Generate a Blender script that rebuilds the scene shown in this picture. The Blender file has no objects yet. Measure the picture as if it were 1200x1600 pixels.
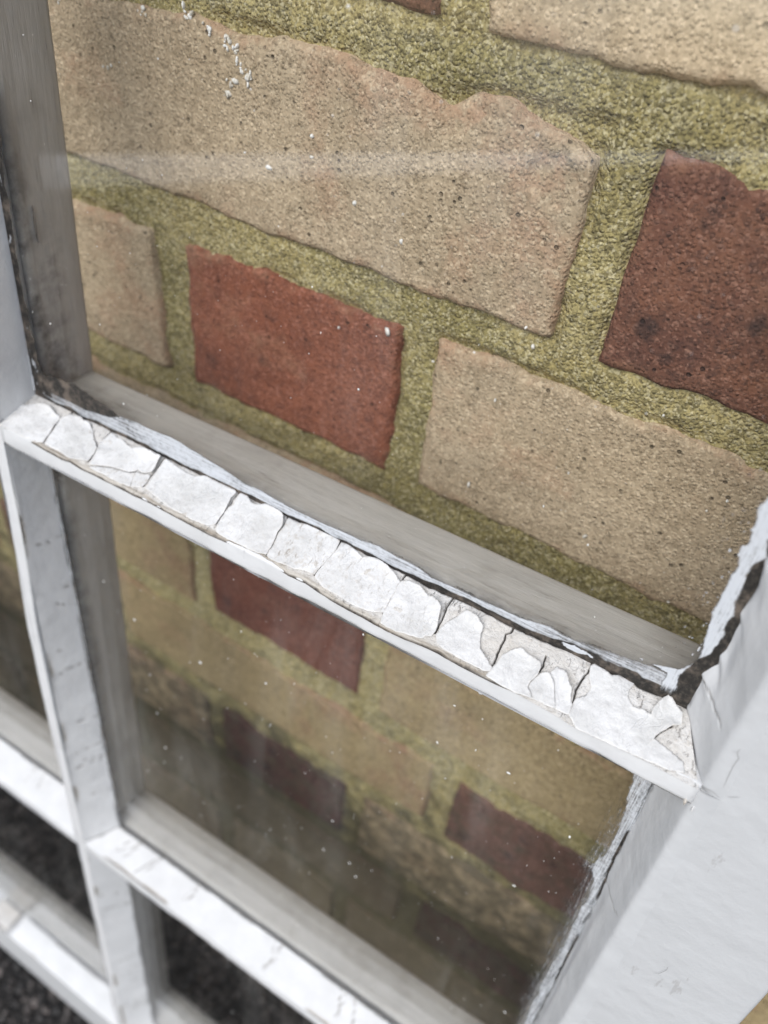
import bpy, math, random
import numpy as np
from mathutils import Matrix, Vector, geometry as mgeo

# ------------------------------------------------------------------ camera
SC = bpy.context.scene
COL = SC.collection
Z2 = 0.5937                      # height of the reference brick edge on the wall (wall face y = 0)
cam = bpy.data.cameras.new('camera')
camo = bpy.data.objects.new('camera', cam); COL.objects.link(camo)
R_ = Vector((0.84239325, 0.53105371, 0.09140885))
U_ = Vector((-0.42303398, 0.54665930, 0.72263813))
B_ = Vector((0.33379016, -0.64741453, 0.68515586))
m = Matrix.Identity(4)
for i in range(3):
    m[i][0], m[i][1], m[i][2] = R_[i], U_[i], B_[i]
m.translation = Vector((0.19476, -0.19606, Z2 + 0.13118))
camo.matrix_world = m
cam.sensor_fit = 'VERTICAL'; cam.sensor_height = 32.0; cam.sensor_width = 24.0
cam.lens = 1234.064 / 1600 * 32.0
cam.clip_start = 0.01; cam.clip_end = 1000
cam.dof.use_dof = True; cam.dof.focus_distance = 0.205; cam.dof.aperture_fstop = 8.5
SC.camera = camo
# ------------------------------------------------------------------ sky, sun, exposure
w = bpy.data.worlds.new('World'); SC.world = w; w.use_nodes = True
wn = w.node_tree.nodes; wl = w.node_tree.links
sky = wn.new('ShaderNodeTexSky'); sky.sky_type = 'NISHITA'; sky.sun_disc = False
SUN_EL, SUN_AZ = math.radians(44), math.radians(183)   # azimuth clockwise from +y
sky.sun_elevation = SUN_EL; sky.sun_rotation = SUN_AZ
sky.air_density = 1.0; sky.dust_density = 2.2; sky.ozone_density = 0.6
hs = wn.new('ShaderNodeHueSaturation'); hs.inputs['Saturation'].default_value = .9      # grey overcast
wl.new(sky.outputs[0], hs.inputs['Color']); wl.new(hs.outputs[0], wn['Background'].inputs[0]); wn['Background'].inputs[1].default_value = 0.08
sl = bpy.data.lights.new('sun', 'SUN'); sl.energy = 1.5; sl.angle = math.radians(48); sl.color = (.94, .975, 1)
so = bpy.data.objects.new('sun', sl); COL.objects.link(so)
d = Vector((math.sin(SUN_AZ) * math.cos(SUN_EL), math.cos(SUN_AZ) * math.cos(SUN_EL), math.sin(SUN_EL)))
so.rotation_euler = d.to_track_quat('Z', 'Y').to_euler(); so.location = d * 10
SC.view_settings.view_transform = 'Standard'; SC.view_settings.look = 'None'
SC.view_settings.exposure = 0.96; SC.view_settings.gamma = 1
SC.render.engine = 'CYCLES'
SC.cycles.transparent_max_bounces = 24; SC.cycles.max_bounces = 12
SC.cycles.diffuse_bounces = 5; SC.cycles.transmission_bounces = 12
SC.render.resolution_x, SC.render.resolution_y = 768, 1024
# ------------------------------------------------------------------ helpers
MM = 0.001
rng = np.random.default_rng(7)
random.seed(7)

def hash2(ix, iy, s):
    h = (ix.astype(np.int64) * 374761393 + iy.astype(np.int64) * 668265263 + s * 974634721) & 0xffffffff
    h = ((h ^ (h >> 13)) * 1274126177) & 0xffffffff
    h = ((h ^ (h >> 16)) * 2246822519) & 0xffffffff
    return ((h ^ (h >> 15)) & 0xffffff) / float(0xffffff)

def vn(x, y, s=0):
    x = np.asarray(x, float); y = np.asarray(y, float)
    ix = np.floor(x); iy = np.floor(y); fx = x - ix; fy = y - iy
    fx = fx * fx * (3 - 2 * fx); fy = fy * fy * (3 - 2 * fy)
    a = hash2(ix, iy, s); b = hash2(ix + 1, iy, s); c = hash2(ix, iy + 1, s); e = hash2(ix + 1, iy + 1, s)
    return (a * (1 - fx) + b * fx) * (1 - fy) + (c * (1 - fx) + e * fx) * fy

def fbm(x, y, s=0, o=4):
    r = 0; a = .5; t = 0
    for i in range(o):
        r = r + a * vn(np.asarray(x) * 2 ** i + 17.3 * i, np.asarray(y) * 2 ** i - 9.1 * i, s + i); t += a; a *= .5
    return r / t * 2 - 1          # -1..1

def ss(a, b, x):
    t = np.clip((x - a) / (b - a), 0, 1); return t * t * (3 - 2 * t)

def link(o, parent=None):
    COL.objects.link(o)
    if parent: o.parent = parent
    return o

def mesh_np(name, V, F, mat, parent=None, attrs=None, smooth=True):
    me = bpy.data.meshes.new(name)
    V = np.asarray(V, np.float32)
    if isinstance(F, np.ndarray):
        n = F.shape[1]; me.vertices.add(len(V)); me.vertices.foreach_set('co', V.ravel())
        me.loops.add(F.size); me.loops.foreach_set('vertex_index', F.ravel().astype(np.int32))
        me.polygons.add(len(F)); me.polygons.foreach_set('loop_start', np.arange(0, F.size, n, dtype=np.int32))
        me.polygons.foreach_set('loop_total', np.full(len(F), n, np.int32))
    else:
        me.from_pydata(V.tolist(), [], F)
    if attrs:
        for k, v in attrs.items():
            a = me.attributes.new(k, 'FLOAT', 'POINT'); a.data.foreach_set('value', np.asarray(v, np.float32).ravel())
    me.update(); me.validate()
    me.polygons.foreach_set('use_smooth', np.full(len(me.polygons), smooth))
    me.materials.append(mat)
    return link(bpy.data.objects.new(name, me), parent)

def gridF(nu, nv, keep=None, flip=False):
    i, j = np.meshgrid(np.arange(nu - 1), np.arange(nv - 1), indexing='ij')
    a = i * nv + j
    F = np.stack([a, a + nv, a + nv + 1, a + 1], -1)
    if flip: F = F[..., ::-1]
    if keep is not None: return F[keep]
    return F.reshape(-1, 4)

def empty(name, label, cat, loc=(0, 0, 0)):
    o = bpy.data.objects.new(name, None); o.location = loc; COL.objects.link(o)
    o['label'] = label; o['category'] = cat; o.empty_display_size = .05
    return o

def seg_dist(px, py, poly):
    d = np.full(px.shape, 1e9)
    for (x0, y0), (x1, y1) in zip(poly[:-1], poly[1:]):
        dx, dy = x1 - x0, y1 - y0; L = dx * dx + dy * dy + 1e-12
        t = np.clip(((px - x0) * dx + (py - y0) * dy) / L, 0, 1)
        d = np.minimum(d, np.hypot(px - x0 - t * dx, py - y0 - t * dy))
    return d

# ------------------------------------------------------------------ materials
class NT:
    def __init__(s, name):
        s.m = bpy.data.materials.new(name); s.m.use_nodes = True
        s.t = s.m.node_tree; s.n = s.t.nodes; s.b = s.n['Principled BSDF']; s.out = s.n['Material Output']
        s.tc = s.n.new('ShaderNodeTexCoord')
    def L(s, a, b): s.t.links.new(a, b)
    def map(s, sc, src='Object'):
        k = s.n.new('ShaderNodeMapping'); k.inputs['Scale'].default_value = sc if hasattr(sc, '__len__') else (sc,) * 3
        s.L(s.tc.outputs[src], k.inputs[0]); return k.outputs[0]
    def noise(s, sc, detail=4, rough=.6, dist=0., src='Object', off=None):
        k = s.n.new('ShaderNodeTexNoise'); k.inputs['Scale'].default_value = 1
        k.inputs['Detail'].default_value = detail; k.inputs['Roughness'].default_value = rough; k.inputs['Distortion'].default_value = dist
        mp = s.map(sc, src); s.L(mp, k.inputs['Vector'])
        if off: mp.node.inputs['Location'].default_value = off
        return k.outputs['Fac']
    def voro(s, sc, feat='F1', rand=1., out='Distance', src='Object'):
        k = s.n.new('ShaderNodeTexVoronoi'); k.feature = feat; k.inputs['Scale'].default_value = 1
        k.inputs['Randomness'].default_value = rand
        s.L(s.map(sc, src), k.inputs['Vector']); return k.outputs[out]
    def rng(s, v, a, b, c=0., e=1.):
        k = s.n.new('ShaderNodeMapRange'); k.clamp = True; k.interpolation_type = 'SMOOTHSTEP'
        for i, q in enumerate((a, b, c, e)): k.inputs[i + 1].default_value = q
        s.L(v, k.inputs[0]); return k.outputs[0]
    def math(s, op, a, b=0.):
        k = s.n.new('ShaderNodeMath'); k.operation = op
        for i, q in enumerate((a, b)):
            if isinstance(q, (int, float)): k.inputs[i].default_value = q
            else: s.L(q, k.inputs[i])
        return k.outputs[0]
    def mix(s, f, a, b, mode='MIX'):
        k = s.n.new('ShaderNodeMix'); k.data_type = 'RGBA'; k.blend_type = mode
        for i, q in ((0, f), (6, a), (7, b)):
            if isinstance(q, (int, float)): k.inputs[i].default_value = q
            elif isinstance(q, tuple): k.inputs[i].default_value = (*q, 1)
            else: s.L(q, k.inputs[i])
        return k.outputs[2]
    def grain(s, sc):
        k = s.n.new('ShaderNodeTexVoronoi'); k.inputs['Scale'].default_value = 1; s.L(s.map(sc), k.inputs['Vector'])
        c = s.n.new('ShaderNodeSeparateColor'); s.L(k.outputs['Color'], c.inputs[0])
        return c.outputs[0], c.outputs[1], k.outputs['Distance']
    def attr(s, name):
        k = s.n.new('ShaderNodeAttribute'); k.attribute_name = name; return k.outputs['Fac']
    def rand(s):
        return s.n.new('ShaderNodeObjectInfo').outputs['Random']
    def bump(s, h, dist, strength=1., prev=None):
        k = s.n.new('ShaderNodeBump'); k.inputs['Distance'].default_value = dist; k.inputs['Strength'].default_value = strength
        s.L(h, k.inputs['Height'])
        if prev: s.L(prev, k.inputs['Normal'])
        return k.outputs[0]
    def fin(s, col=None, rough=.6, normal=None, spec=.5):
        if col is not None:
            if isinstance(col, tuple): s.b.inputs['Base Color'].default_value = (*col, 1)
            else: s.L(col, s.b.inputs['Base Color'])
        if isinstance(rough, (int, float)): s.b.inputs['Roughness'].default_value = rough
        else: s.L(rough, s.b.inputs['Roughness'])
        if normal: s.L(normal, s.b.inputs['Normal'])
        s.b.inputs['Specular IOR Level'].default_value = spec
        return s.m

def brick_mat(name, c1, c2, dark, edgec, spot=.0, dirt_shade=0.):
    t = NT(name)
    big = t.noise(28, 4, .6); r = t.rand()
    lt = tuple(min(1, x * 1.4 + .06) for x in c2)
    g1, g1b, d1 = t.grain(820); g2, g2b, d2 = t.grain(1500)
    mid = t.noise(150, 4, .7); soot = t.noise(19, 5, .7, .6, off=(2, 7, 4)); pink = t.noise(24, 4, .6, off=(9, 1, 6))
    col = t.mix(t.rng(big, .3, .7), c1, c2)
    col = t.mix(t.math('MULTIPLY', t.rng(pink, .50, .66), .72), col, edgec)
    col = t.mix(t.math('MULTIPLY', t.rng(soot, .52, .70), .50), col, dark)
    col = t.mix(t.math('MULTIPLY', t.rng(mid, .50, .68), .36), col, dark)
    dens = t.rng(mid, .30, .70, .55, 1.)
    col = t.mix(t.math('MULTIPLY', t.rng(g1, .70, .98), t.math('MULTIPLY', dens, .58)), col, dark)
    col = t.mix(t.math('MULTIPLY', t.rng(g1b, .76, .98), .42), col, lt)
    col = t.mix(t.math('MULTIPLY', t.rng(g2, .78, .98), .38), col, tuple(x * .6 for x in dark))
    col = t.mix(t.math('MULTIPLY', t.rng(g2b, .82, .98), .45), col, lt)
    pores = t.voro(260); pm = t.math('MULTIPLY', t.rng(pores, .20, .10), t.rng(t.noise(70, 3), .48, .60))
    col = t.mix(t.math('MULTIPLY', pm, .8), col, tuple(x * .35 for x in dark))
    if spot:
        sp = t.voro(62); sm = t.math('MULTIPLY', t.rng(t.math('ADD', sp, t.math('MULTIPLY', mid, .25)), .40, .28), t.rng(t.noise(35, 2, off=(3, 1, 2)), .40, .50))
        col = t.mix(t.math('MULTIPLY', sm, spot), col, (.018, .018, .02))
    e = t.attr('edge')
    col = t.mix(t.math('MULTIPLY', t.math('MULTIPLY', e, .8), t.math('MULTIPLY', t.rng(mid, .40, .62), t.rng(pink, .40, .56))), col, edgec)
    if dirt_shade:  # patchy soil colour that also carries painted shade low on the wall
        dn = t.noise(75, 6, .75, off=(7, 3, 5))
        col = t.mix(t.math('MULTIPLY', t.rng(dn, .52 - .25 * dirt_shade, .72 - .25 * dirt_shade), .75), col, (.075, .066, .045))
    k = t.n.new('ShaderNodeHueSaturation'); t.L(col, k.inputs['Color'])
    t.L(t.rng(r, 0, 1, .80, .98), k.inputs['Value'])
    h = t.math('ADD', t.math('MULTIPLY', mid, .8), t.math('MULTIPLY', t.rng(d1, .6, .1), .35))
    h = t.math('SUBTRACT', h, t.math('MULTIPLY', t.rng(g1, .70, .98), .6))
    h = t.math('SUBTRACT', h, t.math('MULTIPLY', pm, .9))
    n = t.bump(h, .00085, 1.)
    return t.fin(k.outputs[0], .92, n, .2)
M = {}
M['yellow'] = brick_mat('yellow_brick', (.455, .355, .235), (.53, .42, .285), (.25, .19, .115), (.48, .31, .20))
M['tan'] = brick_mat('tan_brick', (.34, .26, .14), (.40, .31, .17), (.18, .13, .07), (.32, .19, .12))
M['red'] = brick_mat('red_brick', (.235, .082, .046), (.285, .105, .06), (.12, .045, .032), (.34, .19, .12), .3)
M['dark'] = brick_mat('dark_red_brick', (.13, .056, .040), (.215, .096, .056), (.062, .036, .03), (.26, .13, .08), .6)
M['brown'] = brick_mat('brown_brick', (.125, .066, .050), (.165, .088, .066), (.07, .042, .034), (.2, .11, .08), .5, .25)
M['black'] = brick_mat('overburnt_brick', (.050, .026, .022), (.085, .036, .028), (.02, .015, .016), (.08, .045, .035), .9)

for k_, d_ in (('tan6', .55), ('tan7', 1.1), ('black6', .4), ('dark7', .7)):  # lower courses: dirty bricks, with the shade there mixed into their colour
    if 'tan' in k_: M[k_] = brick_mat('grimy_shaded_tan_brick', (.31, .24, .15), (.36, .285, .18), (.16, .12, .07), (.24, .15, .10), 0., d_)
    else: M[k_] = brick_mat('grimy_shaded_dark_brick', (.060, .030, .025), (.095, .042, .034), (.024, .017, .016), (.08, .045, .035), .9, d_)
def mortar_mat(name, grime_shade):
    t = NT(name)
    a, a_, da = t.grain(900); e, e_, de = t.grain(1600); b = t.noise(230, 3, .7); c = t.noise(38, 4, .6); g = t.noise(14, 3, .5, off=(5, 2, 1))
    col = t.mix(t.rng(c, .35, .65), (.355, .29, .125), (.43, .36, .17))
    col = t.mix(t.math('MULTIPLY', t.rng(g, .42, .64), .7), col, (.25, .215, .085))
    col = t.mix(t.math('MULTIPLY', t.rng(b, .50, .64), .55), col, (.16, .138, .065))
    col = t.mix(t.math('MULTIPLY', t.rng(a, .60, .95), .55), col, (.12, .10, .05))
    col = t.mix(t.math('MULTIPLY', t.rng(a_, .70, .97), .50), col, (.60, .53, .33))
    col = t.mix(t.math('MULTIPLY', t.rng(e, .66, .96), .50), col, (.075, .063, .033))
    col = t.mix(t.math('MULTIPLY', t.rng(e_, .78, .97), .5), col, (.70, .63, .42))
    if grime_shade:
        geo = t.n.new('ShaderNodeNewGeometry'); sep = t.n.new('ShaderNodeSeparateXYZ'); t.L(geo.outputs['Position'], sep.inputs[0])
        dn = t.noise(60, 6, .75, off=(7, 3, 5))
        zz = t.math('SUBTRACT', .36, sep.outputs['Z'])          # lowest courses: soil splash, and shade painted in towards the ground
        k = t.rng(t.math('ADD', t.math('MULTIPLY', zz, 2.2), t.math('SUBTRACT', dn, .5)), -.04, .30)
        col = t.mix(t.math('MULTIPLY', k, .9), col, (.070, .062, .040))
    h = t.math('ADD', t.math('MULTIPLY', b, 1.0), t.math('MULTIPLY', t.rng(da, .7, .1), .45))
    h = t.math('SUBTRACT', h, t.math('MULTIPLY', t.rng(a, .6, .95), .5))
    return t.fin(col, .95, t.bump(h, .0010, 1.), .15)
M['mortar'] = mortar_mat('mossy_mortar', True)

for key_, nm_, ca_, cb_ in (('paint', 'white_gloss_paint', (.50, .505, .51), (.455, .46, .465)), ('paint_bar_lit', 'white_bar_paint_lit', (.62, .62, .62), (.55, .55, .55))):  # bars: the same white in a paler copy, carrying the light they catch
    t = NT(nm_)
    lump = t.noise(45, 3, .55); brush = t.noise((90, 90, 520), 3, .6); fine = t.noise(900, 2, .5); st = t.noise(17, 4, .6)
    col = t.mix(t.math('MULTIPLY', t.rng(st, .45, .75), .35), ca_, cb_)
    sp = t.voro(120); spm = t.math('MULTIPLY', t.rng(sp, .06, .03), t.rng(t.noise(30, 2), .55, .6))
    col = t.mix(t.math('MULTIPLY', spm, .8), col, (.16, .14, .12))
    sc_ = t.noise((220, 220, 60), 4, .7); scm = t.math('MULTIPLY', t.rng(sc_, .63, .70), t.rng(t.noise(22, 2, off=(6, 2, 2)), .52, .60))
    col = t.mix(t.math('MULTIPLY', scm, .5), col, (.33, .32, .31))
    h = t.math('ADD', t.math('MULTIPLY', lump, 1.5), t.math('ADD', t.math('MULTIPLY', brush, .03), t.math('MULTIPLY', fine, .08)))
    M[key_] = t.fin(col, t.rng(st, .3, .7, .28, .42), t.bump(h, .0009, 1.), .5)

t = NT('stone_grey_paint')
gr = t.noise((55, 520, 520), 4, .75); g2 = t.noise((520, 520, 55), 4, .75); st = t.noise(40, 4, .6)
ax = t.attr('along'); s1 = t.mix(ax, gr, g2)
col = t.mix(t.math('MULTIPLY', t.rng(s1, .44, .60), .45), (.475, .46, .43), (.375, .36, .335))
col = t.mix(t.math('MULTIPLY', t.rng(s1, .63, .69), .6), col, (.20, .185, .165))
col = t.mix(t.math('MULTIPLY', t.rng(s1, .31, .25), .45), col, (.60, .58, .54))
col = t.mix(t.math('MULTIPLY', t.rng(st, .5, .7), .3), col, (.22, .20, .17))
gm = t.attr('grime_shade')
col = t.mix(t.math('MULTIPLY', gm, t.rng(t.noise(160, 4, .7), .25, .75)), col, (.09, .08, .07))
M['grey'] = t.fin(col, .55, t.bump(s1, .0004, .6), .4)

t = NT('weathered_putty')
a = t.noise(420, 4, .7); b = t.noise(70, 3, .6); ck = t.noise((800, 260, 500), 4, .75, .5); big = t.noise(25, 2)
col = t.mix(t.rng(b, .35, .65), (.52, .495, .46), (.585, .57, .55))
col = t.mix(t.math('MULTIPLY', t.rng(a, .50, .72), .55), col, (.38, .345, .30))
col = t.mix(t.math('MULTIPLY', t.rng(a, .42, .28), .5), col, (.62, .61, .59))
ckm = t.math('MULTIPLY', t.math('MULTIPLY', t.rng(ck, .56, .64), t.rng(b, .40, .58)), .45); col = t.mix(ckm, col, (.18, .15, .12))
w_ = t.attr('wood'); wg = t.noise((40, 700, 700), 3, .6)
col = t.mix(w_, col, t.mix(t.rng(wg, .35, .65), (.27, .23, .185), (.50, .465, .415)))
pt = t.attr('paint'); col = t.mix(pt, col, t.mix(t.rng(b, .3, .7), (.64, .64, .64), (.585, .585, .585)))
col = t.mix(t.attr('stile'), col, t.mix(t.rng(b, .3, .7), (.50, .505, .51), (.465, .47, .475)))
cr = t.attr('crack'); col = t.mix(cr, col, (.022, .018, .015))
h = t.math('SUBTRACT', a, t.math('MULTIPLY', ckm, .8))
h = t.mix(pt, h, t.math('MULTIPLY', t.noise(90, 3, .55), .9))
nb = t.bump(h, .0008, .9)
M['putty'] = t.fin(col, .75, nb, .3)

t = NT('flaking_white_paint')
a = t.noise(500, 3, .65); b = t.noise(80, 3, .6); lump = t.noise(110, 3, .5)
ck = t.noise((900, 230, 500), 4, .75, .4); wthr = t.attr('weather')
col = t.mix(t.rng(b, .35, .65), (.555, .55, .54), (.625, .62, .615))
col = t.mix(t.math('MULTIPLY', t.rng(t.noise(55, 5, .7, off=(2, 2, 7)), .50, .68), .45), col, (.44, .435, .42))
col = t.mix(t.math('MULTIPLY', t.math('MULTIPLY', wthr, .6), t.rng(a, .52, .68)), col, (.42, .38, .33))
col = t.mix(t.math('MULTIPLY', wthr, t.math('MULTIPLY', t.rng(ck, .57, .66), t.rng(b, .38, .55))), col, (.30, .27, .235))
l2 = t.math('ABSOLUTE', t.math('SUBTRACT', t.noise((130, 60, 90), 4, .6, .6, off=(3, 5, 8)), .5))
lm = t.math('MULTIPLY', t.rng(l2, .008, .002), t.rng(t.noise(75, 3, .5, off=(1, 2, 3)), .50, .58))
col = t.mix(t.math('MULTIPLY', lm, .0), col, (.22, .19, .16))
ed = t.attr('edge'); col = t.mix(ed, col, (.56, .53, .48))
wr = t.noise((260, 90, 160), 3, .6, .8)
h = t.math('ADD', t.math('MULTIPLY', lump, 1.9), t.math('ADD', t.math('MULTIPLY', a, .3), t.math('MULTIPLY', wr, .8)))
h = t.math('SUBTRACT', h, t.math('MULTIPLY', lm, .08))
M['flake'] = t.fin(col, .5, t.bump(h, .0009, .9), .4)

t = NT('smeared_paint_and_dirt')
al = t.attr('along')
sx = t.noise((90, 300, 1500), 4, .7); sz = t.noise((1500, 300, 90), 4, .7); s1 = t.mix(al, sx, sz)
f2 = t.noise(700, 3, .7)
wa = t.math('ADD', t.math('MULTIPLY', t.attr('white'), 1.35), t.math('MULTIPLY', t.math('SUBTRACT', s1, .60), 1.35))
wa = t.math('ADD', wa, t.math('MULTIPLY', t.math('SUBTRACT', f2, .5), .6))
wa = t.rng(wa, .0, .95)
da = t.math('ADD', t.math('MULTIPLY', t.attr('dark'), 1.8), t.math('MULTIPLY', t.math('SUBTRACT', f2, .75), 1.6))
da = t.rng(da, .0, .8)
wa2 = t.math('MULTIPLY', wa, t.rng(t.attr('white'), 0., .12))
da2 = t.math('MULTIPLY', da, t.rng(t.attr('dark'), 0., .12))
col = t.mix(wa2, t.mix(t.rng(t.noise(160, 4, .7), .45, .68), t.mix(t.rng(f2, .45, .7), (.020, .018, .016), (.06, .052, .044)), (.13, .105, .085)), (.52, .54, .57))
alp = t.math('MAXIMUM', wa2, da2)
t.L(alp, t.b.inputs['Alpha'])
M['smear'] = t.fin(col, .6, t.bump(s1, .0005, .8), .3)

t = NT('paint_speck'); M['speck'] = t.fin((.80, .79, .77), .6)
t = NT('whitewash_splash'); M['splash'] = t.fin(t.mix(t.rng(t.noise(500), .4, .6), (.8, .79, .76), (.62, .58, .5)), .8)
t = NT('blistered_wood'); M['blister'] = t.fin(t.mix(t.rng(t.noise((300, 300, 40)), .35, .65), (.10, .075, .055), (.24, .20, .16)), .7)

t = NT('window_glass')
geo = t.n.new('ShaderNodeNewGeometry'); dp = t.n.new('ShaderNodeVectorMath'); dp.operation = 'DOT_PRODUCT'
t.L(geo.outputs['Incoming'], dp.inputs[0]); t.L(geo.outputs['Normal'], dp.inputs[1])
f = t.math('POWER', t.math('SUBTRACT', 1., t.math('ABSOLUTE', dp.outputs['Value'])), 5.)
f = t.math('ADD', t.math('MULTIPLY', f, .95), .05)
tr = t.n.new('ShaderNodeBsdfTransparent'); tr.inputs[0].default_value = (.995, .997, .995, 1)
gl = t.n.new('ShaderNodeBsdfGlossy'); gl.inputs['Roughness'].default_value = .008
mx = t.n.new('ShaderNodeMixShader'); t.L(f, mx.inputs[0]); t.L(tr.outputs[0], mx.inputs[1]); t.L(gl.outputs[0], mx.inputs[2])
df = t.n.new('ShaderNodeBsdfDiffuse'); df.inputs[0].default_value = (.62, .61, .58, 1)
dn = t.noise((34, 34, 7), 5, .7, .4); dn2 = t.noise(11, 3, .5, off=(3, 3, 3)); dd = t.noise(900, 2, .6)
fac = t.math('ADD', .002, t.math('MULTIPLY', t.math('MULTIPLY', t.rng(dn, .45, .75), t.rng(dn2, .35, .65)), t.math('MULTIPLY', dd, .15)))
m2 = t.n.new('ShaderNodeMixShader'); t.L(fac, m2.inputs[0]); t.L(mx.outputs[0], m2.inputs[1]); t.L(df.outputs[0], m2.inputs[2])
t.L(m2.outputs[0], t.out.inputs[0]); M['glass'] = t.m
t = NT('hairline_dirt'); M['hair'] = t.fin((.20, .19, .18), .8)

t = NT('tarmac')
a = t.noise(300, 4, .7); b = t.noise(9, 3); v = t.voro(190)
col = t.mix(t.rng(a, .35, .65), (.009, .0085, .0085), (.026, .024, .023)); col = t.mix(t.math('MULTIPLY', t.rng(b, .4, .7), .5), col, (.032, .03, .028))
M['tarmac'] = t.fin(col, .85, t.bump(v, .004, .8), .3)
t = NT('tarmac_stone')
k = t.attr('tone'); col = t.mix(k, (.005, .0045, .0045), (.26, .22, .20)); M['stone'] = t.fin(t.mix(t.rng(t.noise(500), .4, .6), col, (.018, .016, .015)), .5, None, .4)
t = NT('pale_concrete'); M['concrete'] = t.fin(t.mix(t.rng(t.noise(6, 5), .35, .65), (.10, .098, .092), (.15, .145, .135)), .9)
t = NT('white_kerb_paint'); M['kerb'] = t.fin(t.mix(t.rng(t.noise(20, 4), .55, .75), (.86, .86, .85), (.78, .78, .77)), .7)
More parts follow.
